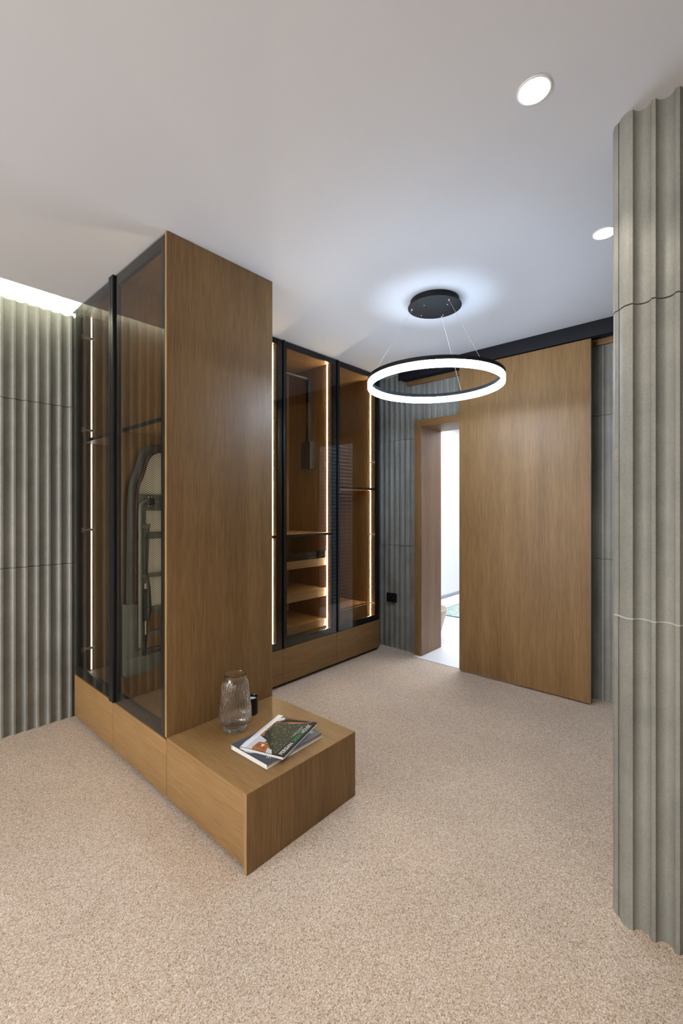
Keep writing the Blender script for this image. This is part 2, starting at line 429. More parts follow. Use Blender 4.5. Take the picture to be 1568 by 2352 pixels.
# doorway lining
b = NB()
box(b, 3.575, 3.945, 2.204, 2.272, 0.004, 2.205, 0.002)
box(b, 3.575, 3.945, 1.236, 1.304, 0.004, 2.205, 0.002)
fr = obj('trim_1', b, [WOODZ], None)
tag(fr, 'deep oak lining of the doorway, left half visible beside the sliding door', 'door frame', kind='structure')
h = NB(); box(h, 3.5745, 3.9455, 1.304, 2.204, 2.142, 2.2055, 0.002); obj('head_lining', h, WOODY, fr)
h = NB(); box(h, 3.579, 3.944, 2.2015, 2.2045, 0.006, 2.142); jl = obj('jamb_lining', h, JAMB, fr); jl['label'] = 'pale pinkish oak inner face of the jamb'

# ------------------------------------------------------------------ glass wardrobes, left wing
X0, X1 = 1.005, 1.637
ZB0, ZB1, ZD0, ZD1 = 0.028, 0.293, 0.298, 2.680
T = 0.018

def hinge(parent, x, y, z, dx, dy, m=STEEL):
    b = NB()
    # cup plate, arm and mounting plate, lying along (dx,dy)
    L = 0.075
    def pb(s0, s1, w, t0, t1):
        px, py = -dy, dx
        xs = [x + dx * s0, x + dx * s1]; ys = [y + dy * s0, y + dy * s1]
        x_0, x_1 = min(xs) - abs(px) * t1, max(xs) + abs(px) * t1
        y_0, y_1 = min(ys) - abs(py) * t1, max(ys) + abs(py) * t1
        box(b, x_0, x_1, y_0, y_1, z - w, z + w, 0.001)
    pb(0, 0.02, 0.016, 0, 0.003); pb(0.015, 0.06, 0.006, 0, 0.006); pb(0.05, 0.082, 0.008, 0, 0.003)
    return obj('hinge', b, m, parent)

def door_left(root, y0, y1, hinge_y=None, prof_side=1):
    """framed glass door in the plane x = X0"""
    f = NB(); w = 0.044
    xa, xb = X0 + 0.005, X0 + 0.024
    box(f, xa, xb, y0, y0 + w, ZD0, ZD1, .001); box(f, xa, xb, y1 - w, y1, ZD0, ZD1, .001)
    box(f, xa, xb, y0 + w, y1 - w, ZD0, ZD0 + w + .012, .001); box(f, xa, xb, y0 + w, y1 - w, ZD1 - w - .012, ZD1, .001)
    d = obj('door', f, BLACK, root)
    g = NB(); box(g, X0, X0 + 0.0045, y0 + 0.001, y1 - 0.001, ZD0, ZD1); obj('glass_pane', g, GLASS, d)
    p = NB()
    ya, yb = (2.597, 2.6205) if prof_side > 0 else (2.6228, 2.654)
    box(p, X0 - 0.011, X0 + 0.004, ya, yb, ZD0 - .002, ZD1 + .004, .001)
    obj('edge_pull', p, BLACK, d)
    if hinge_y is not None:
        for z in (2.512, 1.900, 1.239, 0.450):
            hinge(d, X0 + 0.03, hinge_y, z, 1, 0)
    return d

def led_z(root, x, y, segs, nx, ny, m, name='led_strip'):
    """upright light strip: channel and lens; (nx,ny) is the side it faces"""
    a = NB(); l = NB()
    for z0, z1 in segs:
        w = 0.003
        if abs(ny): box(a, x - w - .001, x + w + .001, min(y, y - ny * .005), max(y, y - ny * .005), z0, z1); box(l, x - w, x + w, min(y, y + ny * .002), max(y, y + ny * .002), z0 + .002, z1 - .002)
        else: box(a, min(x, x - nx * .005), max(x, x - nx * .005), y - w - .001, y + w + .001, z0, z1); box(l, min(x, x + nx * .002), max(x, x + nx * .002), y - w, y + w, z0 + .002, z1 - .002)
    s = obj(name, a, FIT, root); obj('light_lens', l, m, s)
    return s

# --- unit with the ironing board, beside the tall end panel
u = thing('glass_wardrobe', 'tall oak wardrobe with smoked glass door and big plain end panel, holding the ironing board', 'wardrobe', (1.32, 2.31, 0), 'glass fronted wardrobes')
e = bx('end_panel', WOODZ, u, X0 + .0012, X1, 1.996, 2.015, ZB1 + .013, CH - .002, .0008)
e['label'] = 'wide upright-grained oak end panel reaching the ceiling'
bx('edge_band', EDGE, e, X0, X0 + .0011, 1.9965, 2.0145, ZB1 + .013, CH - .002, 0)
bx('side_panel', WOODZ, u, X0 + .03, X1 - .02, 2.596, 2.613, ZB1, CH - .012)
bx('back_panel', WOODZ, u, X1 - .018, X1, 2.015, 2.613, .02, CH - .004)
bx('top_panel', WOODY, u, X0 + .027, X1 - .018, 2.0155, 2.613, CH - .024, CH - .003)
bx('bottom_panel', WOODY, u, X0 + .022, X1 - .018, 2.015, 2.596, ZB1 - .012, ZB1 + .006)
sh = bx('shelf', WOODY, u, X0 + .0435, X1 - .018, 2.016, 2.595, 1.812, 1.832); bx('shelf_lipping', BLACK, sh, X0 + .040, X0 + .0434, 2.016, 2.595, 1.8115, 1.8325, 0)
bx('plinth_front', WOODY, u, X0, X0 + .018, 1.998, 2.6205, ZB0, ZB1, .0008)
bx('plinth', BLACKM, u, X0 + .05, X0 + .07, 2.0, 2.61, 0, ZB1 - .012)
door_left(u, 2.018, 2.615, None, 1)
led_z(u, 1.101, 2.0151, [(0.302, 1.811), (1.833, 2.659)], 0, 1, LED_DIM)
# --- unit beside the concrete wall
v = thing('glass_wardrobe', 'tall oak wardrobe with smoked glass door and upright light strip, against the left concrete wall', 'wardrobe', (1.32, 2.93, 0), 'glass fronted wardrobes')
bx('side_panel', WOODZ, v, X0 + .03, X1 - .02, 2.6225, 2.639, ZB1, CH - .012)
bx('side_panel', WOODZ, v, X0 + .026, X1, 3.228, 3.245, .02, CH - .004)
bx('back_panel', WOODZ, v, X1 - .018, X1, 2.6225, 3.228, .02, CH - .004)
bx('top_panel', WOODY, v, X0 + .027, X1 - .018, 2.639, 3.2275, CH - .024, CH - .003)
bx('bottom_panel', WOODY, v, X0 + .022, X1 - .018, 2.639, 3.228, ZB1 - .012, ZB1 + .006)
sh = bx('shelf', WOODY, v, X0 + .0435, X1 - .018, 2.640, 3.227, 1.812, 1.832); bx('shelf_lipping', BLACK, sh, X0 + .040, X0 + .0434, 2.640, 3.227, 1.8115, 1.8325, 0)
bx('plinth_front', WOODY, v, X0, X0 + .018, 2.6225, 3.245, ZB0, ZB1, .0008)
bx('plinth', BLACKM, v, X0 + .05, X0 + .07, 2.6225, 3.24, 0, ZB1 - .012)
door_left(v, 2.640, 3.243, 3.222, -1)
led_z(v, 1.101, 3.2279, [(0.302, 1.811), (1.833, 2.659)], 0, -1, LED_NEUT)

# --- bench in front of the end panel
bn = thing('oak_bench', 'low oak bench box against the tall end panel, carrying vase and books', 'bench', (1.32, 1.69, 0))
t_ = bx('seat_top', WOODY, bn, X0 + .0005, X1, 1.376, 1.9955, .288, .306, .0006)
bx('side_panel', WOODY, bn, X0, X0 + .018, 1.394, 1.996, ZB0, .2875, .0008)
bx('side_panel', WOODY, bn, X1 - .018, X1 - .001, 1.394, 1.9955, ZB0, .2875, .0008)
ep = bx('end_panel', WOODZ, bn, X0 + .0012, X1, 1.375, 1.3935, 0.001, .305, .0006)
bx('edge_band', EDGE, ep, X0 - .0006, X0 + .0011, 1.3752, 1.3933, 0.001, .3045, 0)
bx('plinth', BLACKM, bn, X0 + .05, X1 - .05, 1.40, 1.95, 0, .27)

# ------------------------------------------------------------------ rear row of wardrobes
Y0, Y1 = 2.622, 3.245
def rear_unit(x0, x1, label, shelf_z, led_segs, hinge_zs):
    r = thing('glass_wardrobe', label, 'wardrobe', ((x0 + x1) / 2, (Y0 + Y1) / 2, 0), 'glass fronted wardrobes')
    bx('side_panel', WOODZ, r, x0 + .0005, x0 + T, Y0 + .026, Y1, .02, CH - .003)
    bx('side_panel', WOODZ, r, x1 - T, x1 - .0005, Y0 + .026, Y1, .02, CH - .003)
    bx('back_panel', WOODZ, r, x0 + T, x1 - T, Y1 - .015, Y1, .02, CH - .012)
    bx('top_panel', WOODX, r, x0 + T, x1 - T, Y0 + .027, Y1 - .015, CH - .024, CH - .003)
    bx('bottom_panel', WOODX, r, x0 + T, x1 - T, Y0 + .022, Y1 - .015, ZB1 - .012, ZB1 + .006)
    sh = bx('shelf', WOODX, r, x0 + T, x1 - T, Y0 + .0485, Y1 - .015, shelf_z, shelf_z + .02); bx('shelf_lipping', BLACK, sh, x0 + T, x1 - T, Y0 + .045, Y0 + .0484, shelf_z - .0005, shelf_z + .0205, 0)
    bx('plinth_front', WOODX, r, x0 + .0012, x1 - .0012, Y0, Y0 + .018, ZB0, ZB1, .0008)
    bx('plinth', BLACKM, r, x0 + .002, x1 - .002, Y0 + .05, Y0 + .07, 0, ZB1 - .012)
    f = NB(); w = 0.042; ya, yb = Y0 + .005, Y0 + .024; a, c = x0 + .003, x1 - .003
    box(f, a, a + w, ya, yb, ZD0, ZD1, .001); box(f, c - w, c, ya, yb, ZD0, ZD1, .001)
    box(f, a + w, c - w, ya, yb, ZD0, ZD0 + w + .01, .001); box(f, a + w, c - w, ya, yb, ZD1 - w, ZD1, .001)
    d = obj('door', f, BLACK, r)
    g = NB(); box(g, a, c, Y0, Y0 + .0045, ZD0, ZD1); obj('glass_pane', g, GLASSB, d)
    p = NB(); box(p, a - .001, a + .012, Y0 - .009, Y0 + .003, ZD0, ZD1, .001); obj('edge_pull', p, BLACK, d)
    for z in hinge_zs: hinge(d, x1 - T - .008, Y0 + .03, z, 0, 1)
    led_z(r, x1 - T, Y0 + .100, led_segs, -1, 0, LED_WARM)
    return r

HZ = (2.50, 1.834, 1.127, 0.45)
xs = [1.640, 2.253, 2.872, 3.494]
r1 = rear_unit(xs[0], xs[1], 'lit oak wardrobe in the rear row, mostly hidden behind the tall end panel', 1.150, [(.302, 1.149), (1.171, 2.659)], ())
r2 = rear_unit(xs[1], xs[2], 'lit oak wardrobe in the rear row with pull-out trays behind smoked glass', 1.150, [(.302, 1.149), (1.171, 2.659)], ())
r3 = rear_unit(xs[2], xs[3], 'lit oak wardrobe at the rear corner beside the power socket, with one shelf', 1.560, [(.302, 1.559), (1.581, 2.659)], HZ[1:])
# trays of the middle unit
def tray(zf0, zf1, glass=False):
    b = NB()
    xa, xb, ya, yb = xs[1] + T + .004, 2.846, Y0 + .105, Y1 - .02
    box(b, xa, xb, ya, ya + .018, zf0, zf1, .001)
    box(b, xa, xb, ya + .018, yb, zf0 + .01, zf0 + .022 if glass else zf1 - .006)
    box(b, xa, xa + .012, ya + .018, yb, zf0, zf1 - .004); box(b, xb - .012, xb, ya + .018, yb, zf0, zf1 - .004)
    t = obj('tray', b, WOODX, r2)
    if glass:
        g = NB(); box(g, xa + .002, xb - .004, ya + .004, ya + .010, zf1, zf1 + .066); obj('glass_front', g, TRAYGLASS, t)
        k = NB()
        for i in range(4): box(k, xa + .02 + i * .125, xa + .13 + i * .125, ya + .03, yb - .02, zf1 - .01, zf1 + .018, .003)
        obj('felt_inlay', k, GREYD, t)
tray(.880, .945, True); tray(.608, .680); tray(.345, .408)
# low drawer box of the right-hand unit
b = NB(); box(b, xs[2] + T + .001, 3.412, Y0 + .094, Y1 - .02, ZB1 + .01, .462, .001)
db = obj('drawer', b, WOODX, r3)
bx('drawer_front', WOODX, db, xs[2] + T + .004, 3.392, Y0 + .076, Y0 + .093, ZB1 + .012, .447, .001)

# ------------------------------------------------------------------ pull-down hanging rail
q = thing('pull_down_rail', 'black pull-down clothes rail with arm and gear box, inside the rear wardrobe with trays', 'clothes rail', (2.74, 2.90, 1.72))
xr = xs[2] - T
b = NB(); box(b, xr - .075, xr - .001, 2.865, 2.985, 1.735, 1.985, .012); obj('gear_box', b, BLACKM, q)
b = NB(); box(b, xr - .052, xr - .020, 2.905, 2.945, 1.985, 2.575, .004); obj('arm', b, BLACKM, q)
b = NB(); tube(b, [(xr - .036, 2.925, 2.56), (xs[1] + T + .03, 2.925, 2.56)], .011, 12); obj('rail', b, GREYD, q)
b = NB(); box(b, xs[1] + T + .001, xs[1] + T + .075, 2.865, 2.985, 1.735, 1.985, .012); obj('gear_box', b, BLACKM, q)
b = NB(); box(b, xs[1] + T + .020, xs[1] + T + .052, 2.905, 2.945, 1.985, 2.575, .004); obj('arm', b, BLACKM, q)

# ------------------------------------------------------------------ fold-out ironing board
ib = thing('ironing_board', 'grey fold-out ironing board standing upright behind the left smoked glass door', 'ironing board', (1.24, 2.54, .43))
CXI = 1.232
def outline(inset, bot):
    """board outline in (x,z): blunt nose at the top, straight tail; inset from the outer edge"""
    tab = [(0.0, .040), (.004, .050), (.019, .087), (.040, .104), (.067, .117), (.105, .129), (.147, .139), (.18, .149), (.207, .160), (.235, .168), (.27, .173), (.36, .178), (.50, .180), (.70, .182), (.97, .184)]
    top = 1.757 - inset
    pts = []
    for dz, hw in tab:
        z = top - dz * (1 - .1 * inset / .04)
        pts.append((CXI - max(.012, hw - inset), max(z, bot)))
    pts.append((pts[-1][0], bot))
    pts = pts[::-1]
    return pts + [(2 * CXI - x, z) for x, z in pts[::-1]]
def smooth(pts, k=2):
    for _ in range(k):
        q = [pts[0]]
        for a, c in zip(pts, pts[1:]): q += [(a[0] * .75 + c[0] * .25, a[1] * .75 + c[1] * .25), (a[0] * .25 + c[0] * .75, a[1] * .25 + c[1] * .75)]
        pts = q + [pts[-1]]
    return pts
outl = smooth(outline(.021, .80))
b = NB(); tube(b, [(x, 2.548, z) for x, z in outl], .021, 14); obj('padded_cover', b, FABRIC, ib)
inn = smooth(outline(.043, .80))
b = NB(); tube(b, [(x, 2.530, z) for x, z in inn], .0085, 8); obj('cover_hem', b, MAROON, ib)
b = NB()
pl = [b.verts.new((x, 2.545, z)) for x, z in smooth(outline(.042, .79))]
b.faces.new(pl); ex = bmesh.ops.extrude_face_region(b, geom=list(b.faces))
for vv in [g for g in ex['geom'] if isinstance(g, bmesh.types.BMVert)]: vv.co.y += .012
obj('mesh_plate', b, MESHP, ib)
b = NB(); box(b, CXI - .136, CXI + .136, 2.528, 2.543, 1.368, 1.462, .002); obj('cross_brace', b, GREYM, ib)
b = NB(); box(b, CXI - .13, CXI + .13, 2.533, 2.543, 1.205, 1.245, .002); obj('cross_brace', b, GREYM, ib)
b = NB()
leg = [(CXI - .122, 2.510, .60)] + [(CXI - .122, 2.510, 1.36)] + [(CXI - .122 + .035 * (1 - math.cos(a)), 2.510, 1.385 + .035 * math.sin(a)) for a in [i * PI / 12 for i in range(1, 7)]] + [(CXI + .087, 2.510, 1.42)] + [(CXI + .087 + .035 * math.sin(a), 2.510, 1.385 + .035 * math.cos(a)) for a in [i * PI / 12 for i in range(1, 7)]] + [(CXI + .122, 2.510, .60)]
tube(b, leg, .0115, 12); obj('tubular_leg', b, GREYM, ib)
b = NB(); box(b, CXI - .088, CXI - .058, 2.494, 2.512, 1.385, 1.452, .002); box(b, CXI - .076, CXI - .048, 2.490, 2.512, 1.402, 1.437, .005)
cl = obj('clamp', b, BLACKM, ib)
for dx in (-.081, -.066):
    for z in (1.393, 1.445):
        b = NB(); box(b, CXI + dx - .003, CXI + dx + .003, 2.4915, 2.495, z - .003, z + .003, .001); obj('screw', b, STEEL, cl)
b = NB(); box(b, CXI - .100, CXI - .086, 2.522, 2.536, .62, 1.37, .001); box(b, CXI - .118, CXI - .068, 2.502, 2.52, 1.268, 1.292, .003); obj('guide_bar', b, GREYM, ib)
b = NB(); tube(b, [(CXI - .072, 2.517, 1.27), (CXI - .082, 2.517, 1.02), (CXI - .068, 2.517, .93), (CXI - .060, 2.517, .80), (CXI - .076, 2.517, .73), (CXI - .098, 2.512, .545)], .006, 8); obj('link_arm', b, BLACKM, ib)
b = NB(); tube(b, [(CXI - .097, 2.505, .925), (CXI - .096, 2.505, .745)], .0115, 12)
gs = obj('gas_strut', b, BLACKM, ib)
b = NB(); tube(b, [(CXI - .096, 2.505, .745), (CXI - .096, 2.505, .665)], .004, 8); obj('strut_rod', b, STEEL, gs)
b = NB(); tube(b, [(CXI - .097, 2.505, .955), (CXI - .097, 2.505, .925)], .006, 8); obj('strut_end', b, STEEL, gs)
b = NB(); box(b, CXI - .118, CXI + .15, 2.517, 2.532, .985, 1.008, .002); obj('cross_bar', b, GREYM, ib)
for z0_, z1_ in ((.775, .812), (.650, .675)):
    b = NB(); box(b, CXI - .11, CXI + .16, 2.522, 2.545, z0_, z1_, .002); obj('cross_bar', b, GREYM, ib)
b = NB(); box(b, CXI - .195, CXI + .19, 2.522, 2.582, .445, .545, .002); box(b, CXI - .195, CXI - .105, 2.524, 2.582, .545, .845, .002)
bs_ = obj('mounting_plate', b, GREYM, ib)
b = NB(); box(b, CXI - .150, CXI - .118, 2.519, 2.5245, .575, .84, .001); obj('slide_slot', b, GREYD, bs_)
b = NB(); box(b, CXI - .195, CXI + .19, 2.575, 2.595, .430, .560, .001); obj('wall_bracket', b, GREYM, bs_)

# ------------------------------------------------------------------ sliding door and track
dr = thing('sliding_door', 'wide plain oak sliding door half open in front of the doorway', 'sliding door', (3.50, 1.27, 0.012))
b = NB(); box(b, 3.480, 3.520, .771, 1.770, .012, 2.572, .0015); obj('door_leaf', b, WOODZ, dr)
b = NB(); box(b, 3.4815, 3.519, .7695, .7712, .014, 2.570); obj('edge_band', b, GREYD, dr)
tr = thing('door_track', 'black sliding door track fixed under the ceiling above the oak door', 'door track', (3.53, 1.30, 2.575))
b = NB(); box(b, 3.466, 3.476, -.30, 2.385, 2.578, CH - .001, .001); obj('fascia', b, BLACKM, tr)
b = NB(); box(b, 3.476, 3.600, -.30, 2.385, 2.630, CH - .001, .001); box(b, 3.528, 3.536, -.30, 2.385, 2.585, 2.630); box(b, 3.548, 3.556, -.30, 2.385, 2.592, 2.630); box(b, 3.572, 3.580, -.30, 2.385, 2.592, 2.630); obj('rail', b, BLACKM, tr)
b = NB(); box(b, 3.598, 3.6195, -.30, 2.372, 2.552, 2.594, .001); fb = obj('fixing_batten', b, WOODY, tr); fb['label'] = 'narrow oak batten under the black track'

# ------------------------------------------------------------------ ring pendant
PX, PY = 2.467, 1.423
pn = thing('ring_pendant', 'glowing ring pendant lamp with black canopy hanging on three thin wires', 'pendant lamp', (PX, PY, CH))
b = NB(); lathe(b, [(.150, CH - .001), (.150, 2.646), (.165, 2.645), (.165, 2.641), (.163, 2.640)], 72, (PX, PY, 0)); cn = obj('canopy', b, BLACKM, pn)
scr = [(2.393, 1.452), (2.477, 1.339), (2.506, 1.543), (2.594, 1.434)]
wires_top = [(2.390, 1.541), (2.424, 1.299), (2.612, 1.453)]
for (sx_, sy_) in scr:
    b = NB(); lathe(b, [(.0035, 0), (.0035, -.003), (.001, -.0045)], 12, (sx_, sy_, 2.640)); obj('screw', b, STEEL, cn)
for (sx_, sy_) in wires_top:
    b = NB(); lathe(b, [(.005, 0), (.005, -.007), (.002, -.010)], 12, (sx_, sy_, 2.640)); obj('wire_gland', b, STEEL, cn)
RZ, RR, RW = 2.2015, .4195, .022
def ringband(r0, r1, z0, z1, a0, a1, n):
    bm = NB(); closed = abs(a1 - a0 - 2 * PI) < 1e-6
    rows = []
    m = n if closed else n + 1
    for i in range(m):
        a = a0 + (a1 - a0) * i / n; c_, s_ = math.cos(a), math.sin(a)
        rows.append([bm.verts.new((PX + r * c_, PY + r * s_, z)) for r, z in ((r0, z0), (r1, z0), (r1, z1), (r0, z1))])
    for i in range(n):
        A, B = rows[i], rows[(i + 1) % m]
        for k in range(4):
            f = bm.faces.new((A[k], A[(k + 1) % 4], B[(k + 1) % 4], B[k])); f.smooth = True
    if not closed: bm.faces.new(rows[0]); bm.faces.new(rows[-1][::-1])
    return bm
cap = obj('ring_housing', ringband(RR - RW, RR, RZ - .023, RZ, 0, 2 * PI, 120), BLACKM, pn)
angs = [math.atan2(1.063 - PY, 2.298 - PX), math.atan2(1.445 - PY, 2.788 - PX)]
wang = [math.atan2(1.613 - 1.423, 2.086 - 2.467), math.atan2(1.039 - 1.423, 2.299 - 2.467), math.atan2(1.442 - 1.423, 2.786 - 2.467)]
g0, g1 = sorted(a % (2 * PI) for a in wang[1:])
gap = .006
if g1 - g0 > 0:
    obj('diffuser', ringband(RR - RW + .001, RR - .001, RZ - .061, RZ - .023, g0 + gap, g1 - gap, 70), LED_RING, pn)
    obj('diffuser', ringband(RR - RW + .001, RR - .001, RZ - .061, RZ - .023, g1 + gap, g0 + 2 * PI - gap, 70), LED_RING, pn)
for (tx, ty), a in zip(wires_top, wang):
    b = NB(); tube(b, [(tx, ty, 2.634), (PX + (RR - .011) * math.cos(a), PY + (RR - .011) * math.sin(a), RZ)], .0010, 6); obj('wire', b, STEEL, pn)

# ------------------------------------------------------------------ ceiling downlights
def downlight(x, y, label, tilt=(0, 0)):
    d = thing('ceiling_downlight', label, 'downlight', (x, y, CH), 'recessed ceiling downlights')
    b = NB(); lathe(b, [(.051, -.0005), (.051, -.003), (.046, -.004), (.045, -.002), (.045, -.0005)], 48, (x, y, CH), close=False)
    # close the trim loop
    obj('trim_ring', b, FIT, d)
    b = NB(); lathe(b, [(.0450, -.0032), (.030, -.0022), (.0005, -.0018)], 40, (x, y, CH), close=False); obj('lamp_lens', b, LAMP, d)
    return d
downlight(1.432, .475, 'bright round ceiling downlight in the open ceiling at upper right')
downlight(2.395, .473, 'bright round ceiling downlight partly hidden by the right concrete wall')
downlight(.475, .475, 'round ceiling downlight above the camera, out of the photo')
downlight(-.485, .475, 'round ceiling downlight left of the camera, out of the photo')

# cove strip on top of the ceiling edge
cv = thing('cove_light', 'hidden cove light strip glowing above the left concrete wall', 'cove light', (-1.0, 3.02, CH + .014))
b = NB(); box(b, -3.0, 1.0, 3.010, 3.026, CH + .015, CH + .026); obj('strip_channel', b, FIT, cv)
b = NB(); box(b, -3.0, 1.0, 3.012, 3.024, CH + .026, CH + .034); obj('light_lens', b, LED_COVE, cv)

# ------------------------------------------------------------------ socket
so = thing('power_socket', 'black twin wall socket low on the rear concrete wall beside the doorway', 'socket', (3.60, 2.565, .45))
b = NB(); box(b, 3.606, 3.648, 2.512, 2.622, .452, .540, .004); pt = obj('face_plate', b, BLACKM, so)
for yy in (2.540, 2.594):
    b = NB()
    t = bmesh.new(); bmesh.ops.create_cone(t, cap_ends=True, segments=28, radius1=.021, radius2=.019, depth=.004)
    merge(b, t, 0, Matrix.Translation((3.605, yy, .496)) @ Matrix.Rotation(-PI / 2, 4, 'Y'))
    sk = obj('socket_insert', b, BLACKG, so)
    b = NB()
    for dz in (-.008, .008): box(b, 3.6015, 3.6035, yy - .002, yy + .002, .496 + dz - .002, .496 + dz + .002)
    obj('contact', b, STEEL, sk)

# ------------------------------------------------------------------ vase
VX, VY, VZ = 1.2687, 1.829, .306
va = NB()
outp = [(.001, .0005), (.052, .0005), (.0565, .004), (.0575, .010), (.0555, .018), (.0560, .024), (.064, .034), (.0735, .046), (.0782, .060), (.0785, .072), (.0768, .095), (.0735, .125), (.0700, .155), (.0668, .185), (.0640, .208), (.0625, .222), (.0605, .232), (.0570, .241), (.0535, .249), (.0520, .256), (.0520, .262), (.0528, .268)]
inp = [(.0510, .2695), (.0495, .266), (.0494, .256), (.0510, .247), (.0550, .237), (.0585, .226), (.0610, .208), (.0638, .185), (.0670, .155), (.0705, .125), (.0738, .095), (.0755, .072), (.0750, .060), (.0700, .048), (.060, .038), (.046, .030), (.001, .027)]
def dens(p, n=3):
    o_ = []
    for a, c in zip(p, p[1:]):
        for i in range(n): o_.append((a[0] + (c[0] - a[0]) * i / n, a[1] + (c[1] - a[1]) * i / n))
    return o_ + [p[-1]]
prof = dens(outp, 3) + dens(inp, 2)
no = len(dens(outp, 3))
ph = [random.uniform(0, 2 * PI) for _ in range(6)]
def rib(r, z, a):
    if r < .05 or z < .03 or z > .243: return r
    k = min(1, (z - .03) / .02, (.243 - z) / .015)
    w = math.sin(58 * a + ph[0] + 1.6 * math.sin(z * 55 + 3 * a)) * .5 + math.sin(37 * a + ph[1] + 1.5 * math.sin(z * 70 + 5 * a + ph[2])) * .5 + .35 * math.sin(83 * a + ph[3] + 2 * math.sin(z * 90 + ph[4]))
    return r + .0014 * k * w
lathe(va, prof, 420, (0, 0, 0), True, rib)
vo = obj('glass_vase', va, VGLASS); vo.location = (VX, VY, VZ)
tag(vo, 'clear glass vase with fine wavy ribs standing on the bench by the end panel', 'vase')

# ------------------------------------------------------------------ candle
cd = thing('candle', 'white candle in a black glass jar on the bench behind the glass vase', 'candle', (1.4218, 1.9056, .306))
b = NB(); lathe(b, [(.0005, .0005), (.031, .0005), (.0335, .003), (.0345, .08), (.0345, .0865), (.0335, .088), (.0325, .0865), (.0322, .066), (.0005, .064)], 48, (1.4218, 1.9056, .306)); obj('jar', b, BLACKG, cd)
b = NB(); lathe(b, [(.0005, .0655), (.031, .0655), (.0318, .071), (.031, .0725), (.0005, .073)], 40, (1.4218, 1.9056, .306)); wx = obj('wax', b, WAX, cd)
b = NB(); tube(b, [(1.4218, 1.9056, .378), (1.4225, 1.906, .386)], .0009, 6); obj('wick', b, BLACKM, wx)

# ------------------------------------------------------------------ books
def book(L, W, H, cover_t, name, label, loc, rotz, cover_mat, bottom_mat, spine_at_top):
    """local frame: x along the long side, y across; spine at y = W"""
    k = thing(name, label, 'book', loc, None, rotz)
    b = NB(); box(b, 0, L, 0, W, H - cover_t, H, .0006); tcv = obj('front_cover', b, cover_mat, k, True)
    b = NB(); box(b, 0, L, 0, W, 0, cover_t, .0006); obj('back_cover', b, bottom_mat, k, True)
    b = NB(); box(b, .004, L - .004, .004, W - .003, cover_t, H - cover_t); obj('page_block', b, PAPER, k, True)
    b = NB(); box(b, 0, L, W - .0022, W + .0004, .0004, H - .0004, .0006); obj('spine', b, bottom_mat, k, True)
    return k, tcv

def patch(name, polys, parent, z, h=.00025):
    bm = NB(); mats = []
    for i, (poly, m) in enumerate(polys):
        if m not in mats: mats.append(m)
        prism(bm, poly, z + i * .00004, z + h + i * .00004, mats.index(m))
    return obj(name, bm, mats, parent, True)

def text(name, body, size, parent, x, y, z, m, rot=0.0):
    cu = bpy.data.curves.new(name, 'FONT'); cu.body = body; cu.size = size; cu.extrude = .0001
    to = bpy.data.objects.new(name + '_tmp', cu); COL.objects.link(to)
    bpy.context.view_layer.update()
    me = bpy.data.meshes.new_from_object(to.evaluated_get(bpy.context.evaluated_depsgraph_get()))
    bpy.data.objects.remove(to); bpy.data.curves.remove(cu)
    me.name = name; me.materials.clear(); me.materials.append(m)
    o = bpy.data.objects.new(name, me); COL.objects.link(o)
    o.parent = parent; o.location = (x, y, z); o.rotation_euler = (0, 0, rot)
    return o, (max(v.co.x for v in me.vertices) if me.vertices else 0)

# lower book
k1, tc1 = book(.337, .242, .021, .0022, 'book', 'thick slate grey hardback lying under the foliage book on the bench', (1.157, 1.4465, .306), math.radians(1.7), SLATE, WHITEC, True)
H1 = .021
def ell(cx, cy, rx, ry, n=40, a0=0, a1=2 * PI): return [(cx + rx * math.cos(a0 + (a1 - a0) * i / n), cy + ry * math.sin(a0 + (a1 - a0) * i / n)) for i in range(n)]
pic = patch('cover_print', [([(p[0], max(.001, min(.241, p[1]))) for p in ell(.086, .150, .083, .068)], INKP)], tc1, H1)
b = NB()
for i in range(7): tube(b, [(.012 + .004 * i + .05 * t * .4, .100 - .004 * i + .01 * t + .02 * math.sin(t * 2 + i * .4), H1 + .0004) for t in [j / 6 for j in range(7)]], .00045, 5)
obj('line_drawing', b, SLATE, pic, True)
b = NB()
st = [[(.035, .030), (.050, .052), (.046, .034), (.064, .056)], [(.040, .024), (.060, .048), (.058, .030), (.078, .050)], [(.050, .022), (.070, .040), (.072, .026), (.088, .044)], [(.030, .040), (.060, .044)]]
for s in st: tube(b, [(x, y, H1 + .0004) for x, y in s], .0011, 5)
obj('script_lettering', b, INKW, tc1, True)
b = NB()
for s in [[(.300, .030), (.306, .052), (.312, .036)], [(.292, .040), (.322, .048)], [(.302, .058), (.316, .030)]]: tube(b, [(x, y, H1 + .0004) for x, y in s], .0011, 5)
obj('emblem', b, INKW, tc1, True)

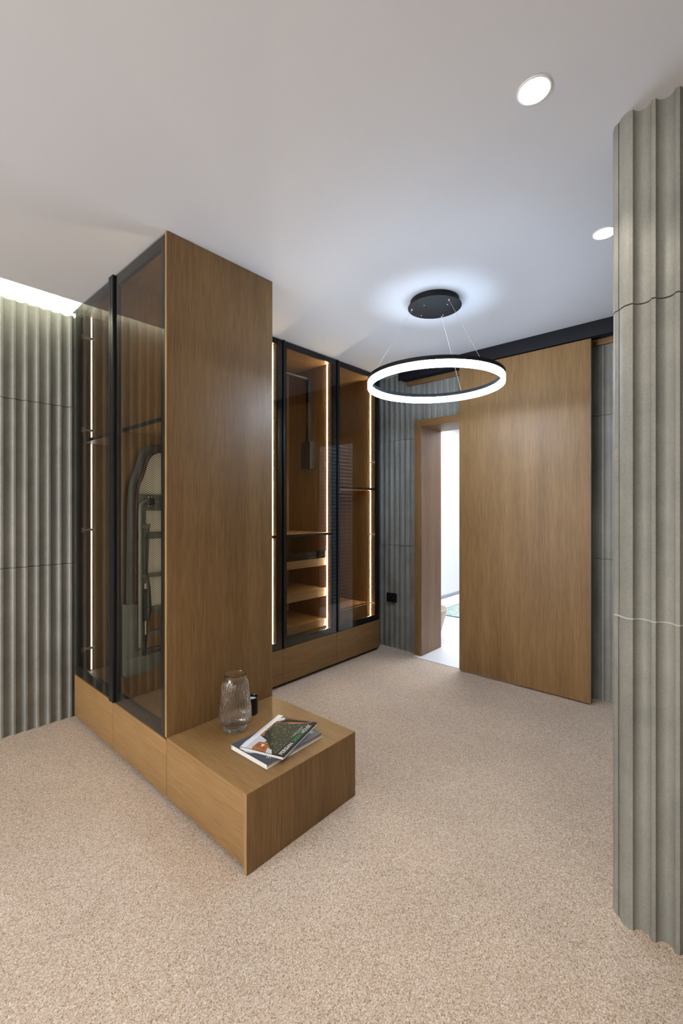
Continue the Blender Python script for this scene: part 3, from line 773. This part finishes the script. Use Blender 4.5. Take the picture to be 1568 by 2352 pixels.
# upper book
H2 = .011
L2, W2 = .325, .2165
k2, tc2 = book(L2, W2, H2, .0018, 'book', 'thin hardback with green foliage cover lying askew on top of the slate grey book', (1.2237, 1.4219, .3275), math.radians(19.0), INKD, WHITEC, True)
def P(u_, v_): return (L2 * u_, W2 * (1 - v_))
foliage = [P(u_, v_) for u_, v_ in ((.05, .99), (.0, .62), (.10, .52), (.20, .42), (.30, .30), (.42, .17), (.60, .16), (.74, .12), (.80, .30), (.82, .50), (.87, .66), (.96, .86), (.995, .93), (.995, .99))]
polys = [
    ([P(.002, .002), P(.998, .002), P(.998, .13), P(.002, .13)], WHITEC),
    ([P(.002, .12), P(.36, .12), P(.30, .30), P(.002, .40)], INKP),
    ([P(.70, .12), P(.998, .13), P(.998, .99), P(.86, .99), P(.74, .60)], BROWNP),
    ([P(.36, .12), P(.72, .12), P(.70, .25), P(.36, .25)], BRICKP),
    ([P(.80, .13), P(.92, .13), P(.95, .22), P(.88, .26)], INKP),
    ([P(.82, .20), P(.93, .30), P(.99, .85), P(.90, .70), P(.80, .30)], INKD),
    ([P(.78, .25), P(.86, .45), P(.96, .90), P(.88, .90), P(.76, .50)], BRICKP),
    (foliage, LEAVES),
    ([P(.002, .27), P(.06, .24), P(.27, .26), P(.22, .44), P(.10, .62), P(.002, .68)], BRICKP),
    ([P(.20, .26), P(.31, .25), P(.27, .38), P(.22, .36)], INKP),
    ([P(.002, .60), P(.11, .54), P(.09, .66), P(.002, .74)], INKP),
    ([P(.10, .40), P(.17, .36), P(.16, .44)], WHITEC),
    ([P(.002, .84), P(.05, .80), P(.998, .885), P(.998, .995), P(.002, .995)], INKD),
]
cp = patch('cover_print', polys, tc2, H2)
ZT = H2 + .0011
xcur = .012
for wd, m in (('PERSIAN', INKW), ('GREEN', INKG), ('HOUSE', INKW)):
    o, wdt = text('title_lettering', wd, .0265, tc2, xcur, W2 * .055, ZT, m)
    sx_ = {'PERSIAN': .098, 'GREEN': .078, 'HOUSE': .080}[wd] / wdt
    o.scale = (sx_, 1.0, 1.0)
    xcur += wdt * sx_ + .009
b = NB()
for j, (x0_, x1_) in enumerate(((.150, .262), (.165, .250), (.195, .240))):
    x = x0_
    while x < x1_:
        w_ = random.uniform(.003, .008); box(b, x, x + w_, .048 - .0065 * j, .0495 - .0065 * j, ZT, ZT + .0002); x += w_ + .0016
obj('subtitle_lettering', b, INKP, tc2, True)
b = NB()
x = .09
while x < .29:
    w_ = random.uniform(.006, .016); box(b, x, x + w_, W2 * .955, W2 * .962, ZT, ZT + .0002); x += w_ + .004
obj('spine_lettering', b, SLATE, tc2, True)

# ------------------------------------------------------------------ things past the doorway
rg = thing('rug', 'turquoise patterned rug on the white floor past the doorway', 'rug', (6.0, 1.98, .004))
b = NB(); box(b, 5.16, 6.9, .99, 2.985, .004, .012, .002); obj('pile', b, RUGM, rg)
b = NB(); box(b, 5.143, 5.16, .97, 3.0, .004, .0125, .002); box(b, 6.9, 6.917, .97, 3.0, .004, .0125, .002); box(b, 5.16, 6.9, .97, .99, .004, .0125, .002); box(b, 5.16, 6.9, 2.985, 3.0, .004, .0125, .002); obj('border', b, TEAL, rg)
# tapered pot, half hidden by the jamb
Zp = 4.75; Xp = (978.5 - 784) / 1020 * Zp
th = math.atan2(912, 1020)
pxp, pyp = math.cos(th) * Zp + math.sin(th) * Xp, math.sin(th) * Zp - math.cos(th) * Xp
b = NB(); lathe(b, [(.0005, 0), (.132, 0), (.138, .006), (.222, .312), (.226, .318), (.222, .319), (.205, .300), (.19, .27), (.0005, .255)], 56, (0, 0, 0))
po = obj('tapered_pot', b, BEIGE); po.location = (pxp, pyp, .004)
tag(po, 'beige tapered round pot just inside the doorway, half hidden by the jamb', 'pot')

# ------------------------------------------------------------------ lights
def area(name, loc, rot, sx_, sy_, w, col):
    l = bpy.data.lights.new(name, 'AREA'); l.shape = 'RECTANGLE'; l.size = sx_; l.size_y = sy_; l.energy = w; l.color = col
    o = bpy.data.objects.new(name, l); COL.objects.link(o); o.location = loc; o.rotation_euler = rot
    return o
def spot(name, loc, w, col, ang=100, blend=.35):
    l = bpy.data.lights.new(name, 'SPOT'); l.energy = w; l.color = col; l.spot_size = math.radians(ang); l.spot_blend = blend; l.shadow_soft_size = .028
    o = bpy.data.objects.new(name, l); COL.objects.link(o); o.location = loc
    return o
area('added_side_light', (-3.25, 2.05, 1.30), (0, -PI / 2, 0), 2.2, 2.0, 205, (.98, .985, 1.0))  # added lamp outside the unseen window, brightens the room from the left
area('beyond_fill_light', (5.4, 2.1, 2.66), (0, 0, 0), 2.8, 2.0, 120, (.86, .92, 1.0))  # unseen area lamp put in to brighten the room past the doorway
WARM = (1.0, .945, .86)
for (x, y) in ((1.432, .475), (2.395, .473), (.475, .475), (-.485, .475)):
    spot('downlight_beam', (x, y, CH - .012), 20, WARM)
for (x, y) in ((-.485, -.9), (.475, -.9), (-1.45, .475), (-1.45, -.9)):  # unseen downlights added for frontal fill, fixtures and beams alike
    downlight(x, y, 'added round ceiling downlight filling the room from behind the camera, out of the photo')
    spot('downlight_beam', (x, y, CH - .012), 16, WARM, 120, .6)

w = bpy.data.worlds.new('world'); SC.world = w; w.use_nodes = True
w.node_tree.nodes['Background'].inputs[0].default_value = (.85, .9, 1.0, 1)
w.node_tree.nodes['Background'].inputs[1].default_value = 0.6

# ------------------------------------------------------------------ camera
cam = bpy.data.cameras.new('camera'); co = bpy.data.objects.new('camera', cam); COL.objects.link(co)
cam.sensor_fit = 'HORIZONTAL'; cam.sensor_width = 36.0
cam.lens = 1020.0 / 1568.0 * 36.0
cam.shift_y = -8.0 / 1568.0
cam.clip_start = .02
co.location = (0, 0, 1.38)
co.rotation_euler = (PI / 2, 0, th - PI / 2)
SC.camera = co

SC.view_settings.view_transform = 'Standard'
SC.view_settings.look = 'None'
SC.view_settings.gamma = 1.0
SC.view_settings.use_curve_mapping = False
SC.view_settings.exposure = 0.0
SC.cycles.use_denoising = True
SC.cycles.max_bounces = 10
SC.cycles.transparent_max_bounces = 16
SC.cycles.transmission_bounces = 10
SC.cycles.glossy_bounces = 6
SC.cycles.diffuse_bounces = 4
SC.cycles.sample_clamp_indirect = 6.0
